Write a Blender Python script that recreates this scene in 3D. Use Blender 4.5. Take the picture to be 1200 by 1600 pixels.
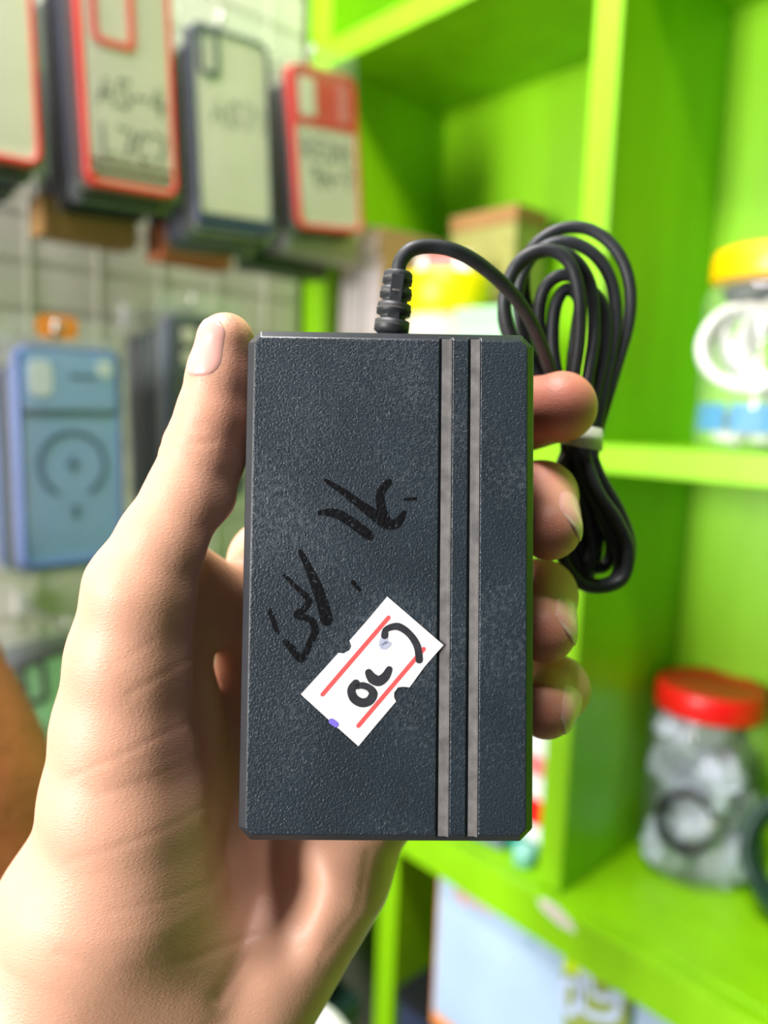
import bpy, bmesh, math, random
import numpy as np
from mathutils import Vector, Matrix, Euler, noise as mnoise
from math import sin, cos, radians, pi, hypot, atan2
random.seed(7)
for o in list(bpy.data.objects): bpy.data.objects.remove(o, do_unlink=True)
SC = bpy.context.scene; COL = SC.collection

# ---------------------------------------------------------------- camera
FP = 1200.0                                   # focal length in pixels of the 1200x1600 frame
_n = hypot(.735, .678); _c, _s = .678/_n, .735/_n
FH, RH, ZZ = Vector((-_s, _c, 0)), Vector((_c, _s, 0)), Vector((0, 0, 1))
_p, _r = radians(7.5), radians(2.1)
CF = cos(_p)*FH - sin(_p)*ZZ; _u0 = sin(_p)*FH + cos(_p)*ZZ
CR = cos(_r)*RH + sin(_r)*_u0; CU = cos(_r)*_u0 - sin(_r)*RH
CP = Vector((0, 0, 1.4))
CAM = Matrix(((CR.x, CU.x, -CF.x, CP.x), (CR.y, CU.y, -CF.y, CP.y), (CR.z, CU.z, -CF.z, CP.z), (0, 0, 0, 1)))
cd = bpy.data.cameras.new('camera'); cam = bpy.data.objects.new('camera', cd); COL.objects.link(cam)
cam.matrix_world = CAM
cd.sensor_fit = 'VERTICAL'; cd.sensor_height = 36; cd.lens = FP/1600*36
cd.clip_start = .01; cd.clip_end = 60
cd.dof.use_dof = True; cd.dof.focus_distance = .160; cd.dof.aperture_fstop = cd.lens/4.0
SC.camera = cam
# ---------------------------------------------------------------- light
w = bpy.data.worlds.new('world'); SC.world = w; w.use_nodes = True
w.node_tree.nodes['Background'].inputs[0].default_value = (.93, .97, 1, 1)
w.node_tree.nodes['Background'].inputs[1].default_value = .05
def area(name, loc, tgt, size, power, col, sy=None):
    l = bpy.data.lights.new(name, 'AREA'); l.energy = power; l.color = col; l.shape = 'RECTANGLE'; l.size = size; l.size_y = sy or size
    o = bpy.data.objects.new(name, l); COL.objects.link(o); o.location = loc
    o.rotation_euler = (Vector(tgt)-Vector(loc)).to_track_quat('-Z', 'Y').to_euler(); return o
area('doorway_daylight', (-.42, -2.0, 1.60), (-.3, .4, 1.38), .5, 67, (1, .965, .945), .9)
area('wall_fill_light', (-.44, -.05, 2.5), (-.62, 0, 1.4), 0.12, 29, (1, .94, .95), 1.0)  # unseen fill lamp, added to brighten the left wall against the green bounce
SC.view_settings.view_transform = 'Standard'; SC.view_settings.look = 'None'; SC.view_settings.gamma = 1
SC.view_settings.use_curve_mapping = False; SC.view_settings.exposure = .38

# ---------------------------------------------------------------- helpers
def px(u, v, d): return CAM @ Vector(((u-600)/FP*d, (800-v)/FP*d, -d))
def on(ax, val, u, v):
    q = px(u, v, 1)-CP; t = (val-CP[ax])/q[ax]; return CP+t*q
def srgb(r, g, b):
    f = lambda c: c/12.92 if c <= .04045 else ((c+.055)/1.055)**2.4
    return (f(r/255), f(g/255), f(b/255), 1)
def mat(name, col, rough=.5, metal=0, spec=.5, noise=None, bump=None, sss=None, trans=None, coat=0):
    """noise=(scale,amount) colour variation, bump=(scale,strength,distance)"""
    m = bpy.data.materials.new(name); m.use_nodes = True; nt = m.node_tree; b = nt.nodes['Principled BSDF']
    b.inputs['Base Color'].default_value = col; b.inputs['Roughness'].default_value = rough
    b.inputs['Metallic'].default_value = metal; b.inputs['Specular IOR Level'].default_value = spec
    b.inputs['Coat Weight'].default_value = coat
    tc = nt.nodes.new('ShaderNodeTexCoord')
    n = nt.nodes.new('ShaderNodeTexNoise'); n.inputs['Scale'].default_value = noise[0] if noise else 30
    nt.links.new(tc.outputs['Object'], n.inputs['Vector'])
    mx = nt.nodes.new('ShaderNodeMix'); mx.data_type = 'RGBA'; mx.blend_type = 'MULTIPLY'
    amt = noise[1] if noise else .08
    mr = nt.nodes.new('ShaderNodeMapRange'); mr.inputs[1].default_value = .3; mr.inputs[2].default_value = .7
    mr.inputs[3].default_value = 1-amt; mr.inputs[4].default_value = 1
    nt.links.new(n.outputs[0], mr.inputs[0]); mx.inputs[0].default_value = 1; mx.inputs[6].default_value = col
    nt.links.new(mr.outputs[0], mx.inputs[7]); nt.links.new(mx.outputs[2], b.inputs['Base Color'])
    if bump:
        n2 = nt.nodes.new('ShaderNodeTexNoise'); n2.inputs['Scale'].default_value = bump[0]; n2.inputs['Detail'].default_value = 3
        bp = nt.nodes.new('ShaderNodeBump'); bp.inputs['Strength'].default_value = bump[1]; bp.inputs['Distance'].default_value = bump[2]
        nt.links.new(tc.outputs['Object'], n2.inputs['Vector']); nt.links.new(n2.outputs[0], bp.inputs['Height']); nt.links.new(bp.outputs[0], b.inputs['Normal'])
    if sss:
        b.inputs['Subsurface Weight'].default_value = sss[0]; b.inputs['Subsurface Scale'].default_value = sss[1]
        b.inputs['Subsurface Radius'].default_value = (1, .35, .2)
    return m
def film(name, tint=(1, 1, 1, 1), gloss=.25, rough=.12, milky=.06):
    """thin clear plastic: transparent + a little gloss + a little white haze of the plastic itself"""
    m = bpy.data.materials.new(name); m.use_nodes = True; nt = m.node_tree; nt.nodes.clear()
    out = nt.nodes.new('ShaderNodeOutputMaterial'); tr = nt.nodes.new('ShaderNodeBsdfTransparent'); tr.inputs[0].default_value = tint
    gl = nt.nodes.new('ShaderNodeBsdfGlossy'); gl.inputs['Roughness'].default_value = rough
    df = nt.nodes.new('ShaderNodeBsdfDiffuse'); df.inputs[0].default_value = (.85, .87, .88, 1)
    lw = nt.nodes.new('ShaderNodeLayerWeight'); lw.inputs[0].default_value = .30; fm = nt.nodes.new('ShaderNodeMath'); fm.operation = 'MULTIPLY_ADD'; fm.inputs[1].default_value = gloss*2; fm.inputs[2].default_value = .02
    tc = nt.nodes.new('ShaderNodeTexCoord'); n = nt.nodes.new('ShaderNodeTexNoise'); n.inputs['Scale'].default_value = 60; n.inputs['Detail'].default_value = 2
    bp = nt.nodes.new('ShaderNodeBump'); bp.inputs['Strength'].default_value = .3; bp.inputs['Distance'].default_value = .002
    nt.links.new(tc.outputs['Object'], n.inputs['Vector']); nt.links.new(n.outputs[0], bp.inputs['Height'])
    nt.links.new(bp.outputs[0], gl.inputs['Normal']); nt.links.new(bp.outputs[0], lw.inputs['Normal'])
    a = nt.nodes.new('ShaderNodeMixShader'); a.inputs[0].default_value = milky
    b = nt.nodes.new('ShaderNodeMixShader')
    nt.links.new(tr.outputs[0], a.inputs[1]); nt.links.new(df.outputs[0], a.inputs[2])
    nt.links.new(lw.outputs['Facing'], fm.inputs[0]); nt.links.new(fm.outputs[0], b.inputs[0]); nt.links.new(a.outputs[0], b.inputs[1]); nt.links.new(gl.outputs[0], b.inputs[2])
    nt.links.new(b.outputs[0], out.inputs[0]); return m

def obj(name, bm, m, parent=None, smooth=False, mtx=None):
    me = bpy.data.meshes.new(name)
    bmesh.ops.recalc_face_normals(bm, faces=bm.faces)
    bm.to_mesh(me); bm.free()
    for k in (m if isinstance(m, (list, tuple)) else [m]): me.materials.append(k)
    if smooth: me.polygons.foreach_set('use_smooth', [True]*len(me.polygons))
    o = bpy.data.objects.new(name, me); COL.objects.link(o)
    if mtx is not None: o.matrix_world = mtx
    if parent is not None: o.parent = parent
    return o
def tag(o, label=None, cat=None, group=None, kind=None):
    if label: o['label'] = label
    if cat: o['category'] = cat
    if group: o['group'] = group
    if kind: o['kind'] = kind
    return o
def thing(name, label, cat, loc=(0, 0, 0), rot=(0, 0, 0), group=None):
    o = bpy.data.objects.new(name, None); COL.objects.link(o); o.location = loc; o.rotation_euler = rot; o.empty_display_size = .01
    return tag(o, label, cat, group)
def dup(o, parent=None):
    c = o.copy(); COL.objects.link(c); c.parent = parent
    for ch in list(o.children): dup(ch, c)
    return c
def bx(bm, x0, x1, y0, y1, z0, z1, bev=0, mi=0):
    r = bmesh.ops.create_cube(bm, size=1); vs = r['verts']
    for v in vs: v.co = Vector(((x0+x1)/2+v.co.x*(x1-x0), (y0+y1)/2+v.co.y*(y1-y0), (z0+z1)/2+v.co.z*(z1-z0)))
    fs = list({f for v in vs for f in v.link_faces})
    for f in fs: f.material_index = mi
    if bev:
        es = list({e for f in fs for e in f.edges})
        r = bmesh.ops.bevel(bm, geom=es, offset=bev, segments=2, affect='EDGES', profile=.7)
        for f in r['faces']: f.material_index = mi
def box(name, x0, x1, y0, y1, z0, z1, m, parent=None, bev=0, smooth=False):
    bm = bmesh.new(); bx(bm, x0, x1, y0, y1, z0, z1, bev); return obj(name, bm, m, parent, smooth)
def catmull(pts, n=8, closed=False):
    P = [Vector(p) for p in pts]; N = len(P); out = []
    for i in range(N if closed else N-1):
        g = (lambda k: P[k % N]) if closed else (lambda k: P[max(0, min(N-1, k))])
        a, b, c, d = g(i-1), g(i), g(i+1), g(i+2)
        for j in range(n):
            t = j/n; out.append(.5*((2*b)+(c-a)*t+(2*a-5*b+4*c-d)*t*t+(3*b-a-3*c+d)*t**3))
    if not closed: out.append(P[-1])
    return out
def tube(bm, pts, r, seg=10, closed=False, flat=1.0):
    """round tube along points; r a number or list"""
    n = len(pts); R = r if hasattr(r, '__len__') else [r]*n
    T = [((pts[(i+1) % n] if (closed or i < n-1) else pts[i])-(pts[i-1] if (closed or i > 0) else pts[i])).normalized() for i in range(n)]
    up = T[0].orthogonal().normalized(); rings = []
    for i in range(n):
        up = (up-T[i]*up.dot(T[i])).normalized(); s = T[i].cross(up)
        rings.append([bm.verts.new(pts[i]+R[i]*(cos(2*pi*k/seg)*up*flat+sin(2*pi*k/seg)*s)) for k in range(seg)])
    for i in range(n if closed else n-1):
        a, b = rings[i], rings[(i+1) % n]
        for k in range(seg): bm.faces.new((a[k], a[(k+1) % seg], b[(k+1) % seg], b[k]))
    if not closed: bm.faces.new(rings[0][::-1]); bm.faces.new(rings[-1])
def lathe(bm, prof, seg=40, cap=True):
    rings = [[bm.verts.new((r*cos(2*pi*k/seg), r*sin(2*pi*k/seg), z)) for k in range(seg)] for r, z in prof]
    for a, b in zip(rings, rings[1:]):
        for k in range(seg): bm.faces.new((a[k], a[(k+1) % seg], b[(k+1) % seg], b[k]))
    if cap: bm.faces.new(rings[0][::-1]); bm.faces.new(rings[-1])
def rr(w, h, r, n=6, cx=0, cz=0):
    """rounded rectangle outline in (x,z)"""
    out = []
    for sx, sz, a0 in ((1, 1, 0), (-1, 1, 90), (-1, -1, 180), (1, -1, 270)):
        for k in range(n+1):
            a = radians(a0+90*k/n); out.append((cx+sx*(w/2-r)+r*cos(a), cz+sz*(h/2-r)+r*sin(a)))
    return out
def prism(bm, out, y0, y1, mi=0):
    a = [bm.verts.new((x, y0, z)) for x, z in out]; b = [bm.verts.new((x, y1, z)) for x, z in out]; n = len(out)
    fs = [bm.faces.new(a), bm.faces.new(b[::-1])]
    for k in range(n): fs.append(bm.faces.new((a[k], b[k], b[(k+1) % n], a[(k+1) % n])))
    for f in fs: f.material_index = mi
def ringprism(bm, o, i, y0, y1):
    n = len(o); V = [[bm.verts.new((x, y, z)) for x, z in L] for L, y in ((o, y0), (i, y0), (i, y1), (o, y1))]
    for j in range(4):
        A, B = V[j], V[(j+1) % 4]
        for k in range(n): bm.faces.new((A[k], B[k], B[(k+1) % n], A[(k+1) % n]))
def ribbon(bm, pts, wd, put, closed=False, lift=0):
    """flat stroke along 2-D pts with widths; put(x,y)->Vector"""
    P = [Vector((p[0], p[1])) for p in pts]; n = len(P); W = wd if hasattr(wd, '__len__') else [wd]*n
    L = []
    for i in range(n):
        t = (P[(i+1) % n] if (closed or i < n-1) else P[i])-(P[i-1] if (closed or i > 0) else P[i])
        t = t.normalized() if t.length else Vector((1, 0)); nn = Vector((-t.y, t.x))*W[i]/2
        L.append((bm.verts.new(put(*(P[i]+nn))), bm.verts.new(put(*(P[i]-nn)))))
    for i in range(n if closed else n-1):
        a, b = L[i], L[(i+1) % n]; bm.faces.new((a[0], a[1], b[1], b[0]))
    if not closed:
        for i, sg in ((0, -1), (n-1, 1)):      # round end caps
            t = (P[i]-P[i-1]) if i else (P[0]-P[1]); t.normalize(); c = P[i]; rd = W[i]/2
            a0 = atan2(t.y, t.x)
            vs = [bm.verts.new(put(c.x+rd*cos(a0+radians(a)), c.y+rd*sin(a0+radians(a)))) for a in range(-90, 91, 30)]
            bm.faces.new(vs)
def smooth2(pts, n=6, closed=False):
    return [(p.x, p.y) for p in catmull([(a, b, 0) for a, b in pts], n, closed)]
GL = {'A': [[(0, 0), (.5, 1), (1, 0)], [(.2, .4), (.85, .4)]], '5': [[(.95, 1), (.2, 1), (.15, .55), (.7, .6), (.95, .3), (.6, 0), (.1, .08)]],
      '-': [[(.1, .5), (.9, .5)]], '4': [[(.6, 1), (.05, .35), (.95, .35)], [(.7, .7), (.65, 0)]], 'L': [[(.1, 1), (.1, 0), (.85, .05)]],
      '7': [[(.05, 1), (.95, .95), (.4, 0)]], 'C': [[(.9, .85), (.5, 1), (.1, .6), (.15, .15), (.55, 0), (.9, .15)]],
      '0': [[(.5, 1), (.1, .6), (.2, .1), (.6, 0), (.9, .45), (.75, .9), (.5, 1)]], '1': [[(.5, 1), (.5, 0)]],
      'R': [[(.1, 0), (.1, 1), (.7, .95), (.75, .6), (.15, .5), (.9, 0)]], 'E': [[(.9, 1), (.1, 1), (.1, 0), (.9, 0)], [(.1, .5), (.7, .5)]],
      'D': [[(.1, 0), (.1, 1), (.7, .85), (.85, .4), (.6, .05), (.1, 0)]], 'M': [[(0, 0), (.1, 1), (.5, .3), (.9, 1), (1, 0)]],
      '9': [[(.85, .75), (.5, 1), (.15, .75), (.45, .5), (.85, .75), (.75, 0)]], 'i': [[(.5, .8), (.5, 0)]], ' ': []}
def write(bm, text, x, z, h, wd, y, th, slope=0):
    for ch in text:
        for st in GL[ch]: ribbon(bm, [(x+a*h*.6, z+b*h+slope*a) for a, b in st], th, lambda p, q: Vector((p, y, q)))
        x += wd

# ---------------------------------------------------------------- materials
M = {}
def green(name, col, streak=.22):
    m = mat(name, col, .38, noise=(7, streak), bump=(90, .25, .0006)); nt = m.node_tree
    n = [x for x in nt.nodes if x.type == 'TEX_NOISE'][0]; n.inputs['Detail'].default_value = 5
    mp = nt.nodes.new('ShaderNodeMapping'); mp.inputs['Scale'].default_value = (3, 3, .5)
    tc = [x for x in nt.nodes if x.type == 'TEX_COORD'][0]; nt.links.new(tc.outputs['Object'], mp.inputs[0]); nt.links.new(mp.outputs[0], n.inputs['Vector'])
    return m
M['lime'] = green('lime_green_paint', (.26, .62, .002, 1))
M['black'] = mat('black_plastic', srgb(26, 28, 32), .45)
M['navy'] = mat('navy_plastic', srgb(48, 58, 82), .4)
M['red'] = mat('red_rubber', srgb(222, 42, 32), .4)
M['cream'] = mat('frosted_back', srgb(222, 216, 196), .45)
M['greyc'] = mat('frosted_grey_back', srgb(208, 200, 182), .45)
M['blue'] = mat('blue_silicone', srgb(128, 164, 214), .5)
M['bluef'] = mat('blue_frame', srgb(80, 104, 160), .4)
M['blued'] = mat('dark_blue', srgb(40, 80, 128), .5)
M['white'] = mat('white_plastic', srgb(232, 232, 230), .4)
M['ink'] = mat('marker_ink', srgb(62, 66, 60), .5)
M['card'] = mat('brown_cardboard', srgb(150, 112, 62), .8)
M['orange'] = mat('orange_card', srgb(235, 140, 40), .7)
M['orange2'] = mat('terracotta_card', srgb(190, 112, 70), .8)
M['steel'] = mat('steel_wire', srgb(190, 190, 185), .3, metal=.9)
M['dgreen'] = mat('dark_green_plastic', srgb(30, 60, 52), .4)
M['mint'] = mat('mint_card', srgb(165, 225, 170), .6)
M['yellow'] = mat('yellow_plastic', srgb(245, 225, 0), .4)
M['amber'] = mat('amber_lid', srgb(250, 195, 0), .35)
M['pink'] = mat('pink_card', srgb(225, 120, 120), .6)
M['sleeve'] = film('clear_sleeve', gloss=.10, rough=.10, milky=.07)
M['jar'] = film('clear_jar', gloss=.08, rough=.06, milky=.07)
M['packet'] = mat('grey_white_packet', srgb(196, 208, 222), .25, noise=(40, .25), bump=(70, .8, .004))
M['whitecable'] = mat('white_cable', srgb(232, 234, 230), .4)

# ---------------------------------------------------------------- the setting
XW, YF, YB = -.73, .537, .715
wm = mat('white_slat_wall', srgb(222, 219, 205), .5, noise=(14, .12))
nt = wm.node_tree; b = nt.nodes['Principled BSDF']
tc = [x for x in nt.nodes if x.type == 'TEX_COORD'][0]; sp = nt.nodes.new('ShaderNodeSeparateXYZ'); nt.links.new(tc.outputs['Object'], sp.inputs[0])
def tag_struct(o): return tag(o, kind='structure')
bm = bmesh.new(); bx(bm, XW-.06, XW-.012, -2.2, 1.0, 0, 2.9); tag_struct(obj('wall_left', bm, mat('wall_plaster', srgb(200, 198, 185), .8)))
bm = bmesh.new(); bx(bm, XW, 1.6, YB+.04, YB+.10, 0, 2.9); tag_struct(obj('wall_back', bm, mat('wall_back_paint', srgb(120, 170, 60), .8)))
bm = bmesh.new(); bx(bm, XW-.06, 1.6, -2.2, 1.0, -.05, 0); tag_struct(obj('floor', bm, mat('floor_tile', srgb(120, 110, 98), .5, noise=(3, .3))))
# slat wall: one panel with horizontal boards, grooves between them
slat = thing('slatwall_panel', 'off-white slatted display panel on the left wall behind the phone cases', 'display panel', (XW, 0, .6))
z = 0; i = 0
bm = bmesh.new(); bm2 = bmesh.new()
while z < 1.6:
    bx(bm, -.010, 0, -.9, YF-.008, z, z+.034, .0012); bx(bm2, -.011, -.0012, -.9, YF-.008, z+.034, z+.040); z += .040
obj('board', bm, wm, slat); obj('groove', bm2, mat('slat_groove', srgb(200, 198, 184), .7), slat)
bm = bmesh.new()
for yy in np.arange(-.88, YF, .062): bx(bm, 0, .0010, yy, yy+.0018, 0, 1.6)
obj('wire', bm, mat('white_wire', srgb(222, 220, 206), .4), slat)

# ---------------------------------------------------------------- green shelving unit
unit = thing('shelving_unit', 'lime green painted wooden shelving unit with open compartments', 'shelf', (0, YF, 0))
def ub(name, x0, x1, y0, y1, z0, z1, m='lime'):
    return box(name, x0, x1, y0-YF, y1-YF, z0, z1, M[m], unit, .0012)
ub('side_panel', -.731, -.692, YF, YB, .93, 2.2)
ub('divider', -.365, -.341, YF, YB, .993, 2.2)
ub('side_panel', .32, .345, YF, YB, 0, 2.2)
ub('shelf_board', -.692, -.365, YF+.002, YB, 1.763, 1.789)
ub('shelf_board', -.341, .32, YF+.002, YB, 1.763, 1.789)
ub('shelf_board', -.692, -.365, YF+.002, YB, 1.358, 1.380)
ub('shelf_board', -.341, .32, YF+.002, YB, 1.358, 1.380)
ub('shelf_board', -.692, .32, YF+.002, YB, .968, .992)
ub('shelf_lip', -.692, .32, YF-.014, YF+.001, .950, .990)
ub('side_panel', -.568, -.540, YF, YB, 0, .967)
ub('back_panel', -.731, .345, YB, YB+.012, 0, 2.2)
ub('shelf_board', -.540, .32, YF+.002, YB, .62, .645)
worn = mat('worn_primer', srgb(222, 214, 205), .7)
bm = bmesh.new(); P = on(1, YF-.014, 868, 1428)
prism(bm, [(x*1.6*.012, z*.012) for x, z in [(-1, .1), (-.6, .55), (.1, .6), (.9, .2), (1.1, -.3), (.3, -.55), (-.7, -.35)]], -.0004, .0001)
o = obj('worn_patch', bm, worn, unit); o.location = (P.x, -.014, P.z); o.rotation_euler = (0, radians(8), 0)

# ---------------------------------------------------------------- phone cases on the left wall
HROT = (0, 0, pi/2)
def sleeve(w, h, parent, t, seed=0, top=.016):
    bm = bmesh.new(); nx, nz = 10, 16; L = {}
    for sd in (-1, 1):
        for i in range(nx+1):
            for j in range(nz+1):
                a, b2 = i/nx, j/nz; e = min(1, 6*min(a, 1-a, b2, 1-b2))
                y = -t/2+sd*(.0006+e*(t/2+.0018)+e*.0016*mnoise.noise(Vector((a*5, b2*8+sd*3, seed*3.7))))
                L[sd, i, j] = bm.verts.new(((a-.5)*(w+.012), y, (b2)*(h+.008+top)-.004))
        for i in range(nx):
            for j in range(nz): bm.faces.new((L[sd, i, j], L[sd, i+1, j], L[sd, i+1, j+1], L[sd, i, j+1]))
    return obj('clear_sleeve', bm, M['sleeve'], parent, True)
def case(label, w, h, frame, back, style='plain', t=.0095, sl=True, group=None):
    c = thing('phone_case', label, 'phone case', group=group)
    o = rr(w, h, .010, cz=h/2); i = rr(w-.007, h-.007, .0075, cz=h/2)
    bm = bmesh.new(); ringprism(bm, o, i, -t, 0)
    bmesh.ops.bevel(bm, geom=[e for e in bm.edges if len(e.link_faces) == 2 and e.calc_face_angle(0) > 1.2], offset=.0014, segments=2, affect='EDGES')
    obj('frame', bm, M[frame], c, True)
    bm = bmesh.new(); prism(bm, rr(w-.0065, h-.0065, .0075, cz=h/2), -t+.0012, -.001); obj('back_panel', bm, M[back], c)
    y = -t+.0010
    def ring(name, w2, h2, cx, cz, th, m, r=.007):
        bm = bmesh.new(); ringprism(bm, rr(w2, h2, r, cx=cx, cz=cz), rr(w2-2*th, h2-2*th, r*.6, cx=cx, cz=cz), y-.0012, y+.0008); return obj(name, bm, M[m], c)
    def plate(name, w2, h2, cx, cz, m, d=.0006, r=.003):
        bm = bmesh.new(); prism(bm, rr(w2, h2, r, cx=cx, cz=cz), y-d, y+.0005); return obj(name, bm, M[m], c)
    if style == 'bigred':
        ring('camera_surround', .034, .066, -.010, h-.033, .005, frame)
        plate('inner_line', w-.010, .0028, 0, .0175, frame); plate('inner_line', w-.010, .0028, 0, .0095, frame)
        bm = bmesh.new(); write(bm, 'A5-4', -.024, h-.106, .019, .0138, y-.0003, .0023); write(bm, 'L7C7', -.024, h-.142, .021, .0135, y-.0003, .0023)
        obj('handwriting', bm, M['ink'], c)
    if style == 'navy':
        ring('camera_surround', .020, .038, -.021, h-.020, .0045, frame)
        plate('bottom_band', w-.004, .010, 0, .008, frame)
        bm = bmesh.new(); write(bm, 'A071', -.020, h-.072, .020, .0145, y-.0003, .0015, -.002); obj('handwriting', bm, M['ink'], c)
    if style == 'redtop':
        plate('top_band', w-.006, .046, 0, h-.0265, frame, .0005); plate('camera_window', .018, .032, -.020, h-.0255, 'cream', .0009); plate('camera_window', .013, .032, .022, h-.0255, 'pink', .0009)
        bm = bmesh.new(); write(bm, 'REDM', -.028, h-.076, .017, .0145, y-.0003, .0023); write(bm, '9A-7', -.022, h-.100, .017, .0135, y-.0003, .0023)
        obj('handwriting', bm, M['ink'], c)
    if style == 'ring':
        pl = plate('camera_plate', w-.010, .042, 0, h-.0245, 'blue', .0016)
        plate('camera_lens', .017, .026, -.0225, h-.0235, 'lens', .0022, .006); plate('camera_flash', .0125, .0125, .0255, h-.015, 'lens', .0022, .0055)
        plate('caption', .021, .0035, .009, h-.0215, 'blued', .0019, .001)
        plate('groove', w-.006, .004, 0, h-.049, 'blued', .0006, .001)
        cz = h-.088
        bm = bmesh.new(); pts = [(.0245*cos(radians(a)), cz+.0245*sin(radians(a))) for a in range(-58, 239, 6)]
        ribbon(bm, pts, .0040, lambda p, q: Vector((p, y-.0004, q))); obj('charging_ring', bm, M['blued'], c)
        bm = bmesh.new(); f = [bm.verts.new((a, y-.0004, cz+b2)) for a, b2 in [(.0012, .009), (-.006, -.0015), (-.0007, -.0015), (-.0015, -.009), (.006, .0018), (.0008, .0018)]]; bm.faces.new(f); obj('lightning_symbol', bm, M['blued'], c); bm = bmesh.new()
        prism(bm, rr(.0055, .010, .0026, cx=.001, cz=h-.124), y-.0004, y-.0002); obj('oval_mark', bm, M['blued'], c)
    if style == 'black':
        ring('camera_surround', .034, .046, -.014, h-.027, .004, frame); 
        for k in (0, 1): plate('camera_lens', .014, .014, -.016, h-.017-.019*k, 'greyc', .0020, .0065)
    if sl: sleeve(w, h, c, t, h*100+w*77)
    return c
M['lens'] = mat('pale_grey_lens', srgb(205, 212, 220), .4)
def hook(x, y, z, label):
    h = thing('display_hook', label, 'hook', (XW, y, z))
    bm = bmesh.new(); tube(bm, [Vector((0.001, 0, 0)), Vector((x-XW-.004, 0, 0)), Vector((x-XW, 0, .004)), Vector((x-XW, 0, .012))], .0018, 8); obj('rod', bm, M['steel'], h, True)
    box('mounting_plate', 0.0025, .0055, -.008, .008, -.011, .011, M['white'], h, .0008)
def stack(front, y, zb, xf, n, frames, tilt, label_b, group, w, h, pitch=.0135, cards=()):
    """front case and copies hanging behind it towards the wall"""
    front.location = (xf, y, zb); front.rotation_euler = Euler((0, 0, 0)); 
    def place(o, x, yy, zz, tl): o.matrix_world = Matrix.Translation((x, yy, zz)) @ Matrix.Rotation(pi/2, 4, 'Z') @ Matrix.Rotation(tl, 4, 'Y')
    place(front, xf, y, zb, tilt)
    protos = {}
    for k in range(1, n):
        fr, bk = frames[(k-1) % len(frames)]
        if (fr, bk) not in protos:
            o = protos[fr, bk] = case(label_b, w, h, fr, bk, 'plain', sl=(k == 1)); o['group'] = group
        else: o = dup(protos[fr, bk])
        o['label'] = ['', 'first ', 'second ', 'third ', 'fourth ', 'fifth ', 'sixth ', 'seventh '][k]+label_b; o['group'] = group
        place(o, xf-pitch*k, y+random.uniform(-.002, .002), zb-.004-.003*k*.5+random.uniform(-.002, .001), tilt+random.uniform(-.012, .012))
def ctr(u0, v0, u1, v1): 
    a, b2 = on(0, -.6, u0, v0), on(0, -.6, u1, v1); return (a.y+b2.y)/2, (a.z+b2.z)/2
BL = [('black', 'navy'), ('navy', 'greyc'), ('black', 'black')]
yy, zz = ctr(132, 292, 268, 311)
stack(case('large red-rimmed phone case with handwritten card, hanging in the top row', .074, .165, 'red', 'greyc', 'bigred'), yy, zz, -.6, 8, BL, radians(-3),
      'dark case hanging behind the large red-rimmed front case, counted from the front', 'dark cases behind the large red case', .074, .160)
yy, zz = ctr(302, 352, 420, 368)
stack(case('navy-rimmed phone case with pale back, hanging between two red cases', .075, .157, 'navy', 'cream', 'navy'), yy, zz-.003, -.6, 7, [('black', 'cream'), ('navy', 'cream')], radians(-3.5),
      'dark-rimmed case hanging behind the navy-rimmed front case, counted from the front', 'cases behind the navy case', .074, .150)
yy, zz = ctr(456, 352, 560, 372)
stack(case('red-topped phone case with two windows and handwriting, beside the green shelves', .077, .138, 'red', 'cream', 'redtop'), yy, zz, -.6, 7, [('dgreen', 'black'), ('black', 'greyc')], radians(-6.5),
      'dark case hanging behind the small red-topped front case, counted from the front', 'cases behind the small red-topped case', .073, .136)
yy, zz = ctr(-95, 240, 36, 258)
stack(case('red-rimmed phone case cut by the left edge of the photo', .074, .160, 'red', 'cream', 'plain'), yy, zz, -.6, 7, BL, radians(-2),
      'dark case behind the red case at the left photo edge, counted from the front', 'dark cases at the left edge', .074, .160)
yy, zz = ctr(33, 880, 187, 876)
stack(case('blue phone case with a magnetic charging ring and lightning symbol', .078, .165, 'bluef', 'blue', 'ring'), yy, zz, -.6, 6, [('bluef', 'blue'), ('black', 'greyc'), ('dgreen', 'black')], radians(-1),
      'phone case hanging behind the blue ring case, counted from the front', 'cases behind the blue ring case', .074, .160)
yy, zz = ctr(272, 760, 398, 775)
stack(case('black phone case with round lens holes behind the thumb', .074, .160, 'navy', 'black', 'black'), yy, zz-.008, -.62, 6, [('dgreen', 'greyc'), ('black', 'cream')], radians(-2),
      'case hanging behind the black case near the thumb, counted from the front', 'cases behind the black case', .074, .158)
yy, zz = ctr(40, 1200, 150, 1215)
stack(case('pale green phone case in the lowest row, beside the wrist', .074, .155, 'black', 'mintg', 'plain') if 'mintg' in M else case('pale green phone case in the lowest row, beside the wrist', .074, .155, 'black', 'mint', 'navy'), yy+.02, zz-.06, -.63, 6, BL, radians(-5),
      'dark case behind the lowest-row pale green case, counted from the front', 'cases in the lowest row', .074, .155)
for (x, u, v, lb) in [(-.59, 205, -70, 'large red case'), (-.59, 345, 42, 'navy case'), (-.59, 488, 92, 'small red-topped case'), (-.59, 87, 527, 'blue ring case'), (-.605, 300, 480, 'black case'), (-.62, 105, 985, 'pale green case')]:
    p = on(0, x, u, v); hook(x, p.y, p.z, 'steel display hook carrying the '+lb)
M['silver'] = mat('silver_card', srgb(175, 172, 180), .35)
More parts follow.
